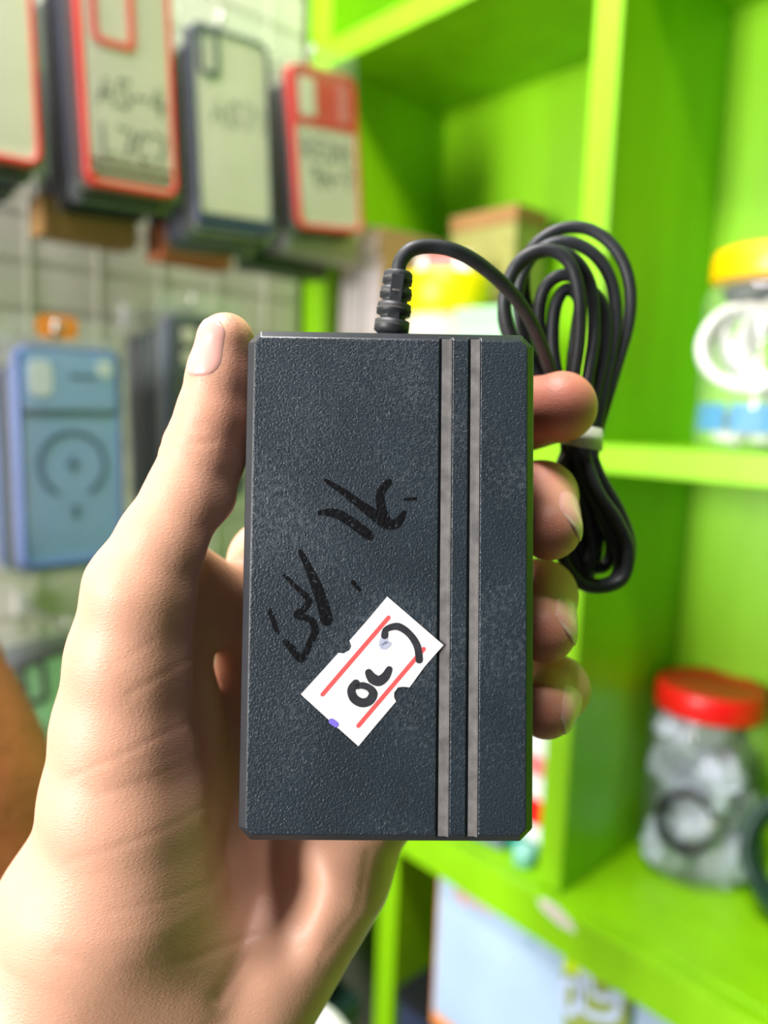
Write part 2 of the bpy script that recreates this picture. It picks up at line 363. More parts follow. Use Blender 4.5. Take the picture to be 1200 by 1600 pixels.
# cardboard packs under the top row and header card
def pack(name, label, cat, mats, loc, size, rot=0, parts=None):
    t = thing(name, label, cat, loc, (0, 0, rot)); w2, d2, h2 = size
    box('box_body', -w2/2, w2/2, -d2/2, d2/2, 0, h2, M[mats], t, .001)
    return t
for (u0, u1, v0, v1, xx, m, lb) in [(58, 205, 335, 392, -.66, 'card', 'brown cardboard pack hanging under the large red case stack'), (243, 352, 385, 424, -.66, 'orange2', 'terracotta cardboard pack hanging under the navy case stack'),
                                   (432, 548, 383, 416, -.63, 'silver', 'silvery grey pack hanging under the small red-topped case stack'), (384, 500, 408, 440, -.665, 'dgreen', 'dark green pack low behind the silvery grey pack')]:
    a, b2 = on(0, xx, u0, v0), on(0, xx, u1, v1)
    t = thing('cardboard_pack', lb, 'box', (xx, (a.y+b2.y)/2, b2.z)); W2 = (b2.y-a.y)/2; H2 = max(.03, a.z-b2.z)
    box('box_body', -.018, .012, -W2, W2, 0, H2, M[m], t, .001); box('end_flap', .012, .0135, -W2*.94, W2*.94, .002, H2*.5, M[m], t, .0004)
a = on(0, -.596, 87, 512)
t = thing('header_card', 'orange hanging card on the hook above the blue ring case', 'card', (-.592, a.y, a.z))
bm = bmesh.new(); ringprism(bm, rr(.030, .017, .006), rr(.011, .004, .0018, cz=.003), 0, .0008); o = obj('card', bm, M['orange'], t); o.rotation_euler = HROT
bm = bmesh.new(); ribbon(bm, [(-.006, -.003), (-.002, -.006), (.004, -.003)], .002, lambda p, q: Vector((p, -.0002, q))); o = obj('print', bm, M['card'], t); o.rotation_euler = HROT
# ---------------------------------------------------------------- things on the shelves
def jar(label, loc, R, H, lidm, lidh, tilt=(0, 0, 0)):
    t = thing('plastic_jar', label, 'jar', loc, tilt)
    bm = bmesh.new(); s = .0012
    prof = [(R*.80, 0.0004), (R*.96, .004), (R, .012), (R*.97, H*.30), (R*.985, H*.34), (R*.985, H*.62), (R, H*.66), (R*.99, H*.86), (R*.90, H*.93), (R*.86, H*.945), (R*.86, H)]
    lathe(bm, prof, 48, cap=False)
    bmesh.ops.contextual_create(bm, geom=[e for e in bm.edges if e.is_boundary and e.verts[0].co.z < .001])
    obj('jar_body', bm, M['jar'], t, True)
    bm = bmesh.new(); n = 72; R2 = R*.93
    prof = [(R2, H-.006), (R2*1.012, H-.004), (R2*1.0, H+lidh*.5), (R2*.99, H+lidh-.003), (R2*.955, H+lidh), (R2*.90, H+lidh-.0015)]
    lathe(bm, prof, n)
    for v in bm.verts:
        r = hypot(v.co.x, v.co.y)
        if r > R2*.985 and H-.003 < v.co.z < H+lidh-.004:
            k = round(atan2(v.co.y, v.co.x)/(2*pi)*n); f = 1+(.006 if k % 2 else -.006); v.co.x *= f; v.co.y *= f
    obj('lid', bm, M[lidm], t, True); return t
def coil(name, label, cat, m, center, R, r, turns, rot, group=None, sq=.7, jit=.12, seed=0, mw=None):
    rnd = random.Random(seed); pts = []
    n = turns*14
    for k in range(n+1):
        a = 2*pi*k/14; rad = R*(1+jit*sin(k*.37+seed)*.6)-r*.7*(k//14 % 2)
        pts.append(Vector((rad*cos(a), rad*sq*sin(a)*(1+.05*sin(k)), r*1.7*((k/14) % 3-1)+r*rnd.uniform(-.4, .4))))
    t = thing(name, label, cat, center, rot, group)
    bm = bmesh.new(); tube(bm, catmull(pts, 4), r, 8); obj('cable_loops', bm, M[m], t, True)
    bm = bmesh.new(); tube(bm, catmull([Vector((R*(1+.25*cos(a)), 0, r*5*sin(a)))-Vector((R*.05, 0, 0)) for a in [2*pi*i/10 for i in range(10)]], 3, True), r*.8, 6, True); obj('cable_tie', bm, M['black' if m != 'black' else 'white'], t, True)
    return t
def packet(label, loc, rot, w2, h2, d2, m='packet', seed=1, group=None):
    bm = bmesh.new(); bmesh.ops.create_icosphere(bm, subdivisions=4, radius=1)
    for v in bm.verts:
        c = v.co; n = mnoise.noise(c*2.1+Vector((seed*3.1, 0, 0)))*.3+mnoise.noise(c*4.5+Vector((seed, 3, 0)))*.22+abs(mnoise.noise(c*9+Vector((seed, 3, 0))))*.14
        f = [math.copysign(abs(q)**.6, q)*(1+n) for q in c]; v.co = Vector((f[0]*w2/2, f[1]*d2/2, f[2]*h2/2))
    o = obj('plastic_packet', bm, M[m], None, True); o.location = loc; o.rotation_euler = rot
    return tag(o, label, 'packet', group)
# yellow-lidded jar on the middle shelf
JY = Vector((-.237, .615, 1.3801))
jar('large clear jar with amber-yellow lid on the middle shelf', JY, .054, .131, 'amber', .016)
g = 'white cables in the yellow-lidded jar'
for k, (dx, dy, dz, rx, rz, R_) in enumerate([(-.010, -.026, .076, 78, 25, .032), (.016, -.010, .078, 82, 10, .034), (-.012, .006, .080, 74, 55, .034), (.004, .022, .070, 84, 25, .033)]):
    coil('cable_coil', 'white charging cable coiled inside the yellow-lidded jar', 'cable', 'whitecable', JY+Vector((dx, dy, dz)), R_, .0034, 4, (radians(rx), 0, radians(rz)), g, .95, seed=k)
M['labelblue'] = mat('blue_label', srgb(50, 140, 190), .5)
for k, (a0, a1) in enumerate([(-170, -105), (-100, -30)]):
    bm = bmesh.new(); V = []
    for i in range(13):
        a = radians(a0+(a1-a0)*i/12); V.append([bm.verts.new((.0512*cos(a)*f, .0512*sin(a)*f, z)) for f, z in ((1, 0), (1, .020), (.985, .020), (.985, 0))])
    for A, B in zip(V, V[1:]):
        for j in range(4): bm.faces.new((A[j], B[j], B[(j+1) % 4], A[(j+1) % 4]))
    bm.faces.new(V[0]); bm.faces.new(V[-1][::-1])
    o = obj('paper_strip', bm, M['labelblue']); o.location = JY+Vector((0, 0, .014)); tag(o, ['blue paper strip inside the yellow-lidded jar, left one', 'blue paper strip inside the yellow-lidded jar, right one'][k], 'paper')
for k in range(5): packet('small white packet at the bottom of the yellow-lidded jar', JY+Vector((.027*cos(k*1.35-2.5), .027*sin(k*1.35-2.5), .016)), (k*.5, .3, k), .026, .020, .014, 'white', k, 'white packets in the yellow-lidded jar')
packet('dark folded packet under the yellow lid of the jar', JY+Vector((-.010, -.005, .117)), (0, 0, .4), .046, .018, .030, 'dgreen', 9)
# red-lidded jar on the lower shelf
M['lidred'] = mat('red_lid', srgb(232, 22, 20), .35)
JR = on(2, .9925, 1085, 1350); JR = Vector((JR.x, JR.y, .9926))
jar('clear jar with red lid full of grey-white packets on the lower shelf', JR, .050, .158, 'lidred', .017, (0, 0, 0))
g = 'grey-white packets in the red-lidded jar'
rnd = random.Random(3)
for k in range(11):
    lay = k//3; a = k*2.1+lay*.7
    packet('crumpled grey-white packet inside the red-lidded jar', JR+Vector((.018*cos(a), .003+.017*sin(a), .022+lay*.036)), (rnd.uniform(-.5, .5), rnd.uniform(-.5, .5), a), .056, .050, .036, 'packet', k, g)
coil('cable_coil', 'black cable coil seen through the front of the red-lidded jar', 'cable', 'black', JR+Vector((.006, -.043, .062)), .0215, .0020, 4, (radians(80), 0, radians(38)), None, 1.2, seed=5)
# dark items right of it
JD = on(2, .9925, 1255, 1430)
coil('cable_coil', 'dark coiled power cable right of the red-lidded jar', 'cable', 'dgreen', Vector((JD.x, JD.y-.005, 1.045)), .046, .0052, 5, (radians(70), 0, radians(30)), None, 1.0, seed=8)
# things in the lower left compartment (seen right of the adapter)
def lbox(name, label, cat, u, v, zb, size, m, yaw=0, extra=None):
    p = on(2, zb, u, v); t = thing(name, label, cat, (p.x, p.y, zb), (0, 0, yaw)); w2, d2, h2 = size
    box('box_body', -w2/2, w2/2, -d2/2, d2/2, 0, h2, M[m], t, .001)
    if extra:
        for (n_, x0, x1, z0, z1, mm) in extra: box(n_, x0, x1, -d2/2-.0008, -d2/2+.0004, z0, z1, M[mm], t)
    return t
M['teal'] = mat('teal_plastic', srgb(0, 140, 120), .4); M['grey'] = mat('slate_plastic', srgb(100, 115, 130), .4); M['paleblue'] = mat('pale_blue', srgb(140, 205, 190), .4)
t = thing('accessory_box', 'small white box with a red spot beside the green divider on the lower shelf', 'box', (-.398, .572, .9925))
box('box_body', -.028, .028, -.012, .012, .018, .135, M['white'], t, .001)
box('base_tray', -.029, .029, -.013, .013, 0, .0178, M['teal'], t, .001)
bm = bmesh.new(); prism(bm, [(.016*cos(a), .048+.013*sin(a)) for a in [2*pi*i/24 for i in range(24)]], -.0132, -.0120); o = obj('red_spot', bm, M['lidred'], t); o.location = (.010, 0, 0)
bm = bmesh.new(); prism(bm, rr(.052, .018, .003, cz=.092), -.0130, -.0120); obj('printed_band', bm, M['pink'], t)
t = thing('earphone_case', 'pale teal earphone case lying at the foot of the green divider', 'earphone case', (-.388, .5485, .9925))
bm = bmesh.new(); lathe(bm, [(.004, 0), (.0095, .002), (.0100, .010), (.0095, .017), (.004, .019)], 24); obj('shell', bm, M['paleblue'], t, True)
bm = bmesh.new(); lathe(bm, [(.0100, .0098), (.0103, .0102), (.0103, .0108), (.0100, .0112)], 24); obj('seam', bm, M['teal'], t, True)
t = thing('flat_device', 'slate-grey flat gadget box lying on the lower shelf left of the divider', 'box', (-.445, .556, .9925), (0, 0, .1))
box('box_body', -.038, .030, -.010, .012, 0, .014, M['grey'], t, .002); box('box_lid', -.039, .031, -.011, .013, .0141, .018, M['navy'], t, .001)
# items on the middle shelf, left compartment
MZ = 1.3802
cols = [('bone', (225, 212, 196)), ('sand', (196, 170, 140)), ('lilac', (215, 200, 205)), ('tan', (190, 160, 110)), ('cream2', (235, 225, 205)), ('olive', (150, 150, 80))]
for n_, c_ in cols: M[n_] = mat(n_+'_card', srgb(*c_), .6, noise=(80, .2))
xs = -.686
for k, (n_, w2) in enumerate([('tan', .012), ('bone', .009), ('lilac', .010), ('sand', .008), ('cream2', .012), ('bone', .008), ('tan', .009)]):
    t = thing('boxed_accessory', ['tan', 'bone white', 'lilac grey', 'sand brown', 'cream', 'thin bone white', 'narrow tan'][k]+' slim box in the row standing left on the middle shelf'.replace('slim box box','slim box'), 'box', (xs+w2/2, .60, MZ), (0, 0, 0), 'slim boxes standing on the middle shelf')
    hh = .198+.006*((k*5) % 4)
    box('box_body', -w2/2+.0002, w2/2-.0002, -.045, .05, 0, hh, M[n_], t, .0006); box('spine_label', -w2/2+.0015, w2/2-.0015, -.0456, -.0448, .03, hh-.03, M['white' if k % 2 else 'lilac'], t)
    xs += w2
t = thing('accessory_box', 'olive-topped cardboard box behind the yellow roll on the middle shelf', 'box', (-.556, .664, MZ))
box('box_body', -.045, .045, -.025, .025, 0, .215, M['olive'], t, .001); box('box_lid', -.046, .046, -.026, .026, .215, .232, M['card'], t, .001)
t = thing('plastic_tub', 'small round tub with bright yellow lid on the middle shelf', 'tub', (-.557, .590, MZ))
bm = bmesh.new(); lathe(bm, [(.036, 0), (.039, .004), (.041, .112), (.042, .1175)], 36); obj('tub_body', bm, M['cream2'], t, True)
bm = bmesh.new(); lathe(bm, [(.0435, .1176), (.045, .119), (.045, .156), (.043, .1585)], 36); obj('lid', bm, M['yellow'], t, True)
t = thing('folded_packet', 'pink and white packet lying on top of the yellow-lidded tub', 'packet', (-.557, .590, MZ+.1587), (0, 0, .3))
box('packet_body', -.030, .030, -.012, .012, 0, .020, M['white'], t, .003); box('pink_band', -.020, .014, -.0126, .0126, .003, .0204, M['pink'], t, .002)
t = thing('accessory_box', 'mint green small box on the middle shelf behind the cable', 'box', (-.478, .575, MZ), (0, 0, .05))
box('box_body', -.032, .032, -.02, .02, 0, .108, M['mint'], t, .001); box('box_lid', -.033, .033, -.021, .021, .108, .118, M['mint'], t, .001)

# printed carton and phone-bag under the lower shelf
pb = on(1, YF-.002, 672, 1580); 
M['cartonw'] = mat('pale_blue_white_print', srgb(178, 205, 232), .45, noise=(14, .12)); M['cartono'] = mat('orange_edge_print', srgb(250, 160, 90), .5); M['lettero'] = mat('orange_letters', srgb(255, 160, 130), .5)
XL = on(1, YF-.004, 684, 1350).x; XR = on(1, YF-.004, 1068, 1597).x
zt = .948; zb = on(1, YF-.004, 654, 1583).z
t = thing('product_carton', 'pale blue and white carton with orange edges and lettering below the green shelf', 'carton', ((XL+XR)/2, YF+.050, zb)); hw = (XR-XL)/2; H = zt-zb
box('carton_body', -hw, hw, -.052, .05, 0, H-.001, M['cartono'], t, .001)
box('front_print', -hw+.003, hw-.006, -.0530, -.0515, .016, H-.002, M['cartonw'], t)
def cf(u, v):                                     # photo point -> (x,z) on the carton front
    p = on(1, YF-.003, u, v); return p.x-(XL+XR)/2, p.z-zb
bm = bmesh.new()
a = cf(712, 1392); e = cf(822, 1432)
word = 'MEMMi MA'
for i, ch in enumerate(word):
    f = i/len(word); x, z2 = a[0]+(e[0]-a[0])*f, a[1]+(e[1]-a[1])*f
    for st in GL[ch]: ribbon(bm, [(x+p*.0085, z2-.008+q*.017) for p, q in st], .0026, lambda p, q: Vector((p, -.0533, q)))
obj('brand_lettering', bm, M['lettero'], t)
bm = bmesh.new(); a = cf(830, 1472); prism(bm, [(a[0]+.005*cos(q), a[1]+.005*sin(q)) for q in [2*pi*i/16 for i in range(16)]], -.0533, -.0531); obj('printed_dot', bm, M['labelblue2'] if 'labelblue2' in M else mat('soft_blue_print', srgb(150, 190, 215), .5), t)
gp = mat('olive_print', srgb(140, 158, 70), .5); yp = mat('yellow_green_print', srgb(205, 238, 20), .5); dk = mat('slate_print', srgb(70, 105, 90), .5)
def quadpx(name, pts, m, y):
    bm = bmesh.new(); bm.faces.new([bm.verts.new((x, y, z2)) for x, z2 in [cf(*p) for p in pts]]); return obj(name, bm, m, t)
quadpx('picture_panel', [(884, 1465), (876, 1560), (885, 1620), (985, 1665), (994, 1530), (940, 1490)], gp, -.0533)
quadpx('picture_sky', [(885, 1465), (880, 1517), (985, 1545), (990, 1528), (940, 1490)], yp, -.0535)
quadpx('picture_edge', [(985, 1530), (978, 1640), (990, 1645), (996, 1536)], dk, -.0536)
bm = bmesh.new()
for pts, cl in (([(882, 1538), (880, 1565), (888, 1582), (900, 1575), (904, 1545), (893, 1532)], True), ([(911, 1520), (910, 1570), (925, 1585), (955, 1590), (965, 1575), (972, 1535)], False), ([(922, 1528), (928, 1552), (950, 1560), (958, 1552)], False)):
    ribbon(bm, [cf(*p) for p in smooth2(pts, 5, cl)], .0062, lambda p, q: Vector((p, -.0538, q)), cl)
obj('printed_letters', bm, mat('pale_blue_letters', srgb(190, 208, 240), .5), t)
t['kind'] = 'object'; del t['kind']
# dark boxes under/behind the carton, black bags at the left of the unit
t = thing('storage_box', 'dark navy box under the printed carton in the bottom compartment', 'box', (-.40, .61, .6455))
box('box_body', -.135, .25, -.068, .06, 0, zb-.6455-.002-.012, M['navy'], t, .002); box('box_lid', -.138, .253, -.070, .062, zb-.6455-.013, zb-.6455-.001, M['black'], t, .001)
ct = thing('counter', 'low dark counter left of the green unit carrying black plastic bags', 'counter', (-.66, .40, 0))
box('counter_top', -.058, .080, -.5, .128, .72, .745, M['dgreen'], ct, .002); box('counter_body', -.054, .076, -.49, .12, 0, .72, M['dgreen'], ct)
M['bag'] = mat('black_bag_film', srgb(28, 36, 42), .22, bump=(60, .9, .004))
for k, (x, y, z2, sx, sy, sz, lb) in enumerate([(-.655, .462, .795, .13, .11, .10, 'lower black plastic bag piled left of the green side panel'), (-.650, .455, .872, .11, .10, .055, 'upper crumpled black plastic bag beside the green side panel'), (-.655, .33, .790, .12, .12, .09, 'black plastic bag nearest the hand, beside the green unit')]):
    o = packet(lb, (x, y, z2), (0, 0, .4*k), sx, sz, sy, 'bag', 11+k); o.name = 'plastic_bag'; o['category'] = 'bag'
tb = [px(465, 1560, .50), px(487, 1580, .50), px(515, 1600, .49), px(545, 1640, .48)]
o0 = tb[0]
t = thing('hose', 'pale grey plastic tube end below the palm at the bottom edge', 'tube', tb[3])
bm = bmesh.new(); tube(bm, [p-tb[3] for p in catmull(tb, 6)], .0075, 14); obj('tube_wall', bm, M['white'], t, True)

# ---------------------------------------------------------------- power adapter
def rotm(w):
    w = Vector(w); return Matrix.Rotation(w.length, 4, w.normalized())
ADC = Matrix.Translation((.001, -.01475, -.15832)) @ rotm((-.04493, .01848, -.01189))
AD = CAM @ ADC
AW, AH, AT, AB, ACH = .0605, .1055, .028, .0018, .0026
ad = thing('power_adapter', 'black rectangular power adapter with two grey grooves held in the hand', 'power adapter')
ad.matrix_world = AD
def apx(u, v, lift=.0):
    q = ADC.inverted(); a = q @ Vector((0, 0, 0)); b2 = q @ Vector(((u-600)/FP, (800-v)/FP, -1)); d = b2-a; t = (lift-a.z)/d.z; return a+t*d
am = mat('textured_black_plastic', (.018, .029, .040, 1), .40, spec=.5, noise=(60, .25))
nt = am.node_tree; b = nt.nodes['Principled BSDF']; tc = [x for x in nt.nodes if x.type == 'TEX_COORD'][0]
n1 = nt.nodes.new('ShaderNodeTexNoise'); n1.inputs['Scale'].default_value = 2100; n1.inputs['Detail'].default_value = 2; n1.inputs['Distortion'].default_value = .5
bp = nt.nodes.new('ShaderNodeBump'); bp.inputs['Strength'].default_value = 1.0; bp.inputs['Distance'].default_value = .00020
nt.links.new(tc.outputs['Object'], n1.inputs['Vector']); nt.links.new(n1.outputs[0], bp.inputs['Height']); nt.links.new(bp.outputs[0], b.inputs['Normal'])
# dust speckles: real pale dust lying on the plastic
n2 = nt.nodes.new('ShaderNodeTexNoise'); n2.inputs['Scale'].default_value = 900; n3 = nt.nodes.new('ShaderNodeTexNoise'); n3.inputs['Scale'].default_value = 35
nt.links.new(tc.outputs['Object'], n2.inputs['Vector']); nt.links.new(tc.outputs['Object'], n3.inputs['Vector'])
mu = nt.nodes.new('ShaderNodeMath'); mu.operation = 'MULTIPLY'; nt.links.new(n2.outputs[0], mu.inputs[0]); nt.links.new(n3.outputs[0], mu.inputs[1])
r1 = nt.nodes.new('ShaderNodeMapRange'); r1.inputs[1].default_value = .25; r1.inputs[2].default_value = .42; r1.inputs[4].default_value = .22; nt.links.new(mu.outputs[0], r1.inputs[0])
mx = nt.nodes.new('ShaderNodeMix'); mx.data_type = 'RGBA'; nt.links.new(r1.outputs[0], mx.inputs[0])
src = b.inputs['Base Color'].links[0].from_socket; nt.links.new(src, mx.inputs[6]); mx.inputs[7].default_value = (.16, .19, .21, 1); nt.links.new(mx.outputs[2], b.inputs['Base Color'])
am2 = mat('smooth_black_edge', (.020, .024, .032, 1), .3, noise=(120, .2), bump=(2500, .2, .00005))
bm = bmesh.new()
def octo(w2, h2, c, z2): 
    x, y = w2/2, h2/2; return [bm.verts.new((a, b3, z2)) for a, b3 in [(-x+c, -y), (x-c, -y), (x, -y+c), (x, y-c), (x-c, y), (-x+c, y), (-x, y-c), (-x, -y+c)]]
Ls = [octo(AW-2*AB, AH-2*AB, .0012, 0), octo(AW, AH, ACH, -AB), octo(AW, AH, ACH, -AT/2+.0003), octo(AW-.0008, AH-.0008, ACH, -AT/2), octo(AW, AH, ACH, -AT/2-.0003), octo(AW, AH, ACH, -AT+AB), octo(AW-2*AB, AH-2*AB, .0012, -AT)]
f = bm.faces.new(Ls[0]); f.material_index = 0
bm.faces.new(Ls[-1][::-1])
for A, B in zip(Ls, Ls[1:]):
    for k in range(8): g_ = bm.faces.new((A[k], B[k], B[(k+1) % 8], A[(k+1) % 8])); g_.material_index = 1
body = obj('housing', bm, [am, am2], ad)
GX = []
bmc = bmesh.new()
for (ua, ub_) in ((686, 706.5), (732, 751)):
    xa, xb = apx(ua-2, 918).x, apx(ub_-2, 918).x; GX.append((xa, xb)); bx(bmc, xa, xb, -.08, .08, -.0007, .004)
cut = obj('cutter', bmc, am2, ad)
md = body.modifiers.new('b', 'BOOLEAN'); md.object = cut; md.operation = 'DIFFERENCE'; md.solver = 'EXACT'
mb = body.modifiers.new('v', 'BEVEL'); mb.width = .00025; mb.segments = 2; mb.limit_method = 'ANGLE'; mb.angle_limit = radians(25)
bpy.context.view_layer.update()
dg = bpy.context.evaluated_depsgraph_get(); me = bpy.data.meshes.new_from_object(body.evaluated_get(dg)); body.modifiers.clear(); body.data = me
bpy.data.objects.remove(cut, do_unlink=True)
gm = mat('dusty_grey_groove', srgb(122, 120, 118), .75, noise=(300, .45), bump=(1500, .5, .0001))
for xa, xb in GX:
    bm = bmesh.new(); bx(bm, xa+.0005, xb-.00005, -AH/2+AB*.8, AH/2-AB*.8, -.00069, -.00040, .0001)
    bx(bm, xb-.0006, xb-.00012, -AH/2+AB*.8, AH/2-AB*.8, -.00041, -.00012)
    o = obj('groove_strip', bm, gm, ad); o['label'] = 'dusty grey groove strip'
# marker scribbles on the housing
def P4(x, y): return 400+x*.34364, 650+y*.34375
ink = bpy.data.materials.new('glossy_black_marker'); ink.use_nodes = True; nt = ink.node_tree; b = nt.nodes['Principled BSDF']
b.inputs['Base Color'].default_value = (.004, .004, .005, 1); b.inputs['Roughness'].default_value = .3
tc = nt.nodes.new('ShaderNodeTexCoord'); n1 = nt.nodes.new('ShaderNodeTexNoise'); n1.inputs['Scale'].default_value = 1250; n1.inputs['Detail'].default_value = 2; n1.inputs['Distortion'].default_value = .5
nt.links.new(tc.outputs['Object'], n1.inputs['Vector']); bp = nt.nodes.new('ShaderNodeBump'); bp.inputs['Strength'].default_value = .8; bp.inputs['Distance'].default_value = .0002
nt.links.new(n1.outputs[0], bp.inputs['Height']); nt.links.new(bp.outputs[0], b.inputs['Normal'])
r1 = nt.nodes.new('ShaderNodeMapRange'); r1.inputs[1].default_value = .32; r1.inputs[2].default_value = .46; nt.links.new(n1.outputs[0], r1.inputs[0]); nt.links.new(r1.outputs[0], b.inputs['Alpha'])
bm = bmesh.new()
def aput(l): return lambda u, v: apx(u, v, l)
S = [([(315, 292), (390, 340), (470, 400), (540, 450), (590, 487), (640, 488), (672, 440)], [4, 8, 10, 13, 14, 11, 6]),
     ([(602, 300), (565, 350), (570, 420), (592, 470)], [8, 10, 11, 10]), ([(290, 440), (360, 442), (430, 480), (512, 542)], [6, 11, 12, 12]),
     ([(200, 615), (238, 690), (285, 800), (322, 925)], [5, 9, 13, 15]), ([(130, 725), (195, 790), (240, 835), (215, 880), (180, 905), (245, 925), (268, 975), (240, 1040), (205, 1105), (165, 1060), (130, 1020)], [4, 6, 8, 7, 7, 8, 9, 7, 8, 9, 5]),
     ([(60, 880), (85, 950), (100, 990)], [5, 6, 3]), ([(440, 755), (470, 790)], [5, 4]), ([(675, 380), (725, 375)], [3, 4])]
for pts, wd in S:
    q = smooth2([P4(*p) for p in pts], 5); W2 = [np.interp(i/5, range(len(wd)), wd)*.000175 for i in range(len(q))]
    L2 = [apx(u, v) for u, v in q]; ribbon(bm, [(p.x, p.y) for p in L2], W2, lambda x, y: Vector((x, y, .00006+random.uniform(0, .00001))))
    pass
obj('marker_scribble', bm, ink, ad)
# price sticker
st = bpy.data.objects.new
poly = [(605, 932), (693, 1008), (664, 1041), (640, 1074), (630, 1073), (622, 1074), (616, 1082), (616, 1090), (619, 1096), (590, 1130), (560, 1166), (515, 1126), (470, 1085), (500, 1052), (529, 1020), (537, 1021), (546, 1016), (549, 1010), (546, 1001), (575, 968)]
bm = bmesh.new(); a = [apx(u, v, .00012) for u, v in poly]; b2 = [apx(u, v, .00002) for u, v in poly]
va = [bm.verts.new(p) for p in a]; vb = [bm.verts.new((p.x, p.y, .00002)) for p in a]
bm.faces.new(va); bm.faces.new(vb[::-1])
for k in range(len(va)): bm.faces.new((va[k], vb[k], vb[(k+1) % len(va)], va[(k+1) % len(va)]))
bmesh.ops.triangulate(bm, faces=bm.faces)
stk = obj('price_sticker', bm, mat('white_sticker_paper', srgb(226, 224, 226), .6, noise=(400, .1), bump=(600, .3, .0001)), ad); stk['label'] = 'white notched paper sticker'
PXM = .000132
def strokes(name, L, m, lift, parent, lab=None):
    bm = bmesh.new()
    for pts, wd in L:
        q = smooth2(pts, 5) if len(pts) > 2 else pts; wd2 = [np.interp(i/5 if len(pts) > 2 else i, range(len(wd)), wd)*PXM*1.15 for i in range(len(q))] if hasattr(wd, '__len__') else wd*PXM
        L2 = [apx(u, v, lift) for u, v in q]; ribbon(bm, [(p.x, p.y) for p in L2], wd2, lambda x, y: Vector((x, y, lift)))
    o = obj(name, bm, m, parent); 
    if lab: o['label'] = lab
    return o
rl = mat('red_print_line', srgb(245, 82, 82), .6)
strokes('red_line', [([(607, 965), (504, 1085)], 6.5)], rl, .00015, stk); strokes('red_line', [([(662, 1014), (560, 1134)], 6.5)], rl, .00015, stk)
pi_ = mat('grey_black_ink', srgb(48, 50, 56), .5, noise=(500, .4))
strokes('ink_digits', [([(601, 993), (604, 983), (622, 979), (640, 991), (652, 1010), (655, 1031)], [10, 8, 10, 9, 10, 10]),
                       ([(576, 1051), (582, 1060), (592, 1064), (602, 1057), (608, 1046)], [10, 14, 14, 12, 9]),
                       ([(556, 1068), (549, 1078), (553, 1091), (565, 1098), (577, 1095), (583, 1084), (577, 1075), (566, 1071), (558, 1073)], [11, 11, 12, 12, 12, 12, 9, 9, 7])], pi_, .00017, stk)
strokes('ink_smudge', [([(600, 1000), (600, 1008), (608, 1006)], [11, 13, 6])], mat('blue_grey_smudge', srgb(172, 178, 200), .6), .00016, stk)
strokes('ink_smudge', [([(518, 1127), (525, 1132)], 9)], mat('violet_ink', srgb(120, 105, 215), .6), .00016, stk)
# strain relief
rb = mat('black_rubber', (.022, .026, .030, 1), .5, noise=(250, .35), bump=(900, .3, .0001))
srm = mat('dusty_rubber', srgb(92, 90, 86), .7, noise=(500, .5))
def cpx(u, v, d): return AD.inverted() @ px(u, v, d)
base = cpx(611, 520, .1725); tip = cpx(623, 424, .1720)
ax = (tip-base); Ls_ = ax.length; R0 = ax.to_track_quat('Z', 'Y').to_matrix().to_4x4()
bm = bmesh.new(); s = 1/1000
prof = [(3.1, -.5), (4.1, .3), (4.1, 2.6), (3.0, 2.8), (3.0, 3.9), (4.0, 4.1), (3.95, 6.4), (2.9, 6.6), (2.9, 7.7), (3.75, 7.9), (3.65, 10.0), (2.8, 10.2), (2.8, 10.9), (3.5, 11.1), (3.4, 13.4), (3.0, 13.8), (2.2, 14.0)]
sc = Ls_*1000/14
lathe(bm, [(r_*s*.96, z_*s*sc) for r_, z_ in prof], 32)
for k in range(0, 1): pass
M4 = Matrix.Translation(base) @ R0
sr = obj('strain_relief', bm, rb, ad, True); sr.matrix_local = M4
for ang in (0, pi):
    bm = bmesh.new(); bx(bm, -.0014, .0014, .0026, .00355, 0, 12.5*s*sc, .0002); o = obj('web', bm, rb, sr); o.matrix_local = Matrix.Rotation(ang+.35, 4, 'Z') if False else Matrix.Rotation(ang, 4, 'Z')
for z_ in (1.5, 5.2, 8.9, 12.1):
    bm = bmesh.new(); lathe(bm, [(3.99*s*(1 if z_ < 8 else .93 if z_ < 11 else .86)*.985, (z_-.22)*s*sc), (4.0*s*(1 if z_ < 8 else .93 if z_ < 11 else .87)*.985, z_*s*sc), (3.99*s*(1 if z_ < 8 else .93 if z_ < 11 else .86)*.985, (z_+.22)*s*sc)], 32, cap=False); obj('dust_line', bm, srm, sr, True)
# cable: arch, then turns of the coil, one continuous run
def turn(t, du=0, dv=0):
    return [(u+du, v+dv, d) for u, v, d in t]
main = [(622, 430, .1718), (626, 408, .1718), (643, 390, .172), (672, 385, .173), (708, 391, .174), (748, 412, .177), (792, 450, .182), (826, 496, .188), (850, 550, .194), (872, 620, .199), (892, 690, .202)]
low = [[(915, 760, .203), (948, 820, .205), (968, 865, .206), (960, 905, .206), (925, 912, .205), (898, 880, .206), (880, 820, .206), (872, 750, .204)],
       [(930, 760, .200), (962, 810, .201), (982, 858, .202), (972, 905, .202), (930, 918, .201), (895, 900, .200), (870, 840, .202), (866, 760, .201)],
       [(925, 750, .206), (940, 800, .208), (955, 850, .209), (945, 885, .209), (915, 880, .208), (905, 840, .208), (915, 790, .207), (900, 730, .206)],
       [(935, 740, .203), (968, 800, .204), (984, 850, .205), (976, 893, .205), (945, 915, .204), (915, 905, .2045), (925, 850, .206), (905, 760, .2045)],
       [(920, 760, .209), (935, 830, .211), (925, 890, .212), (895, 905, .212), (880, 860, .211), (885, 780, .209), (890, 720, .207)]]
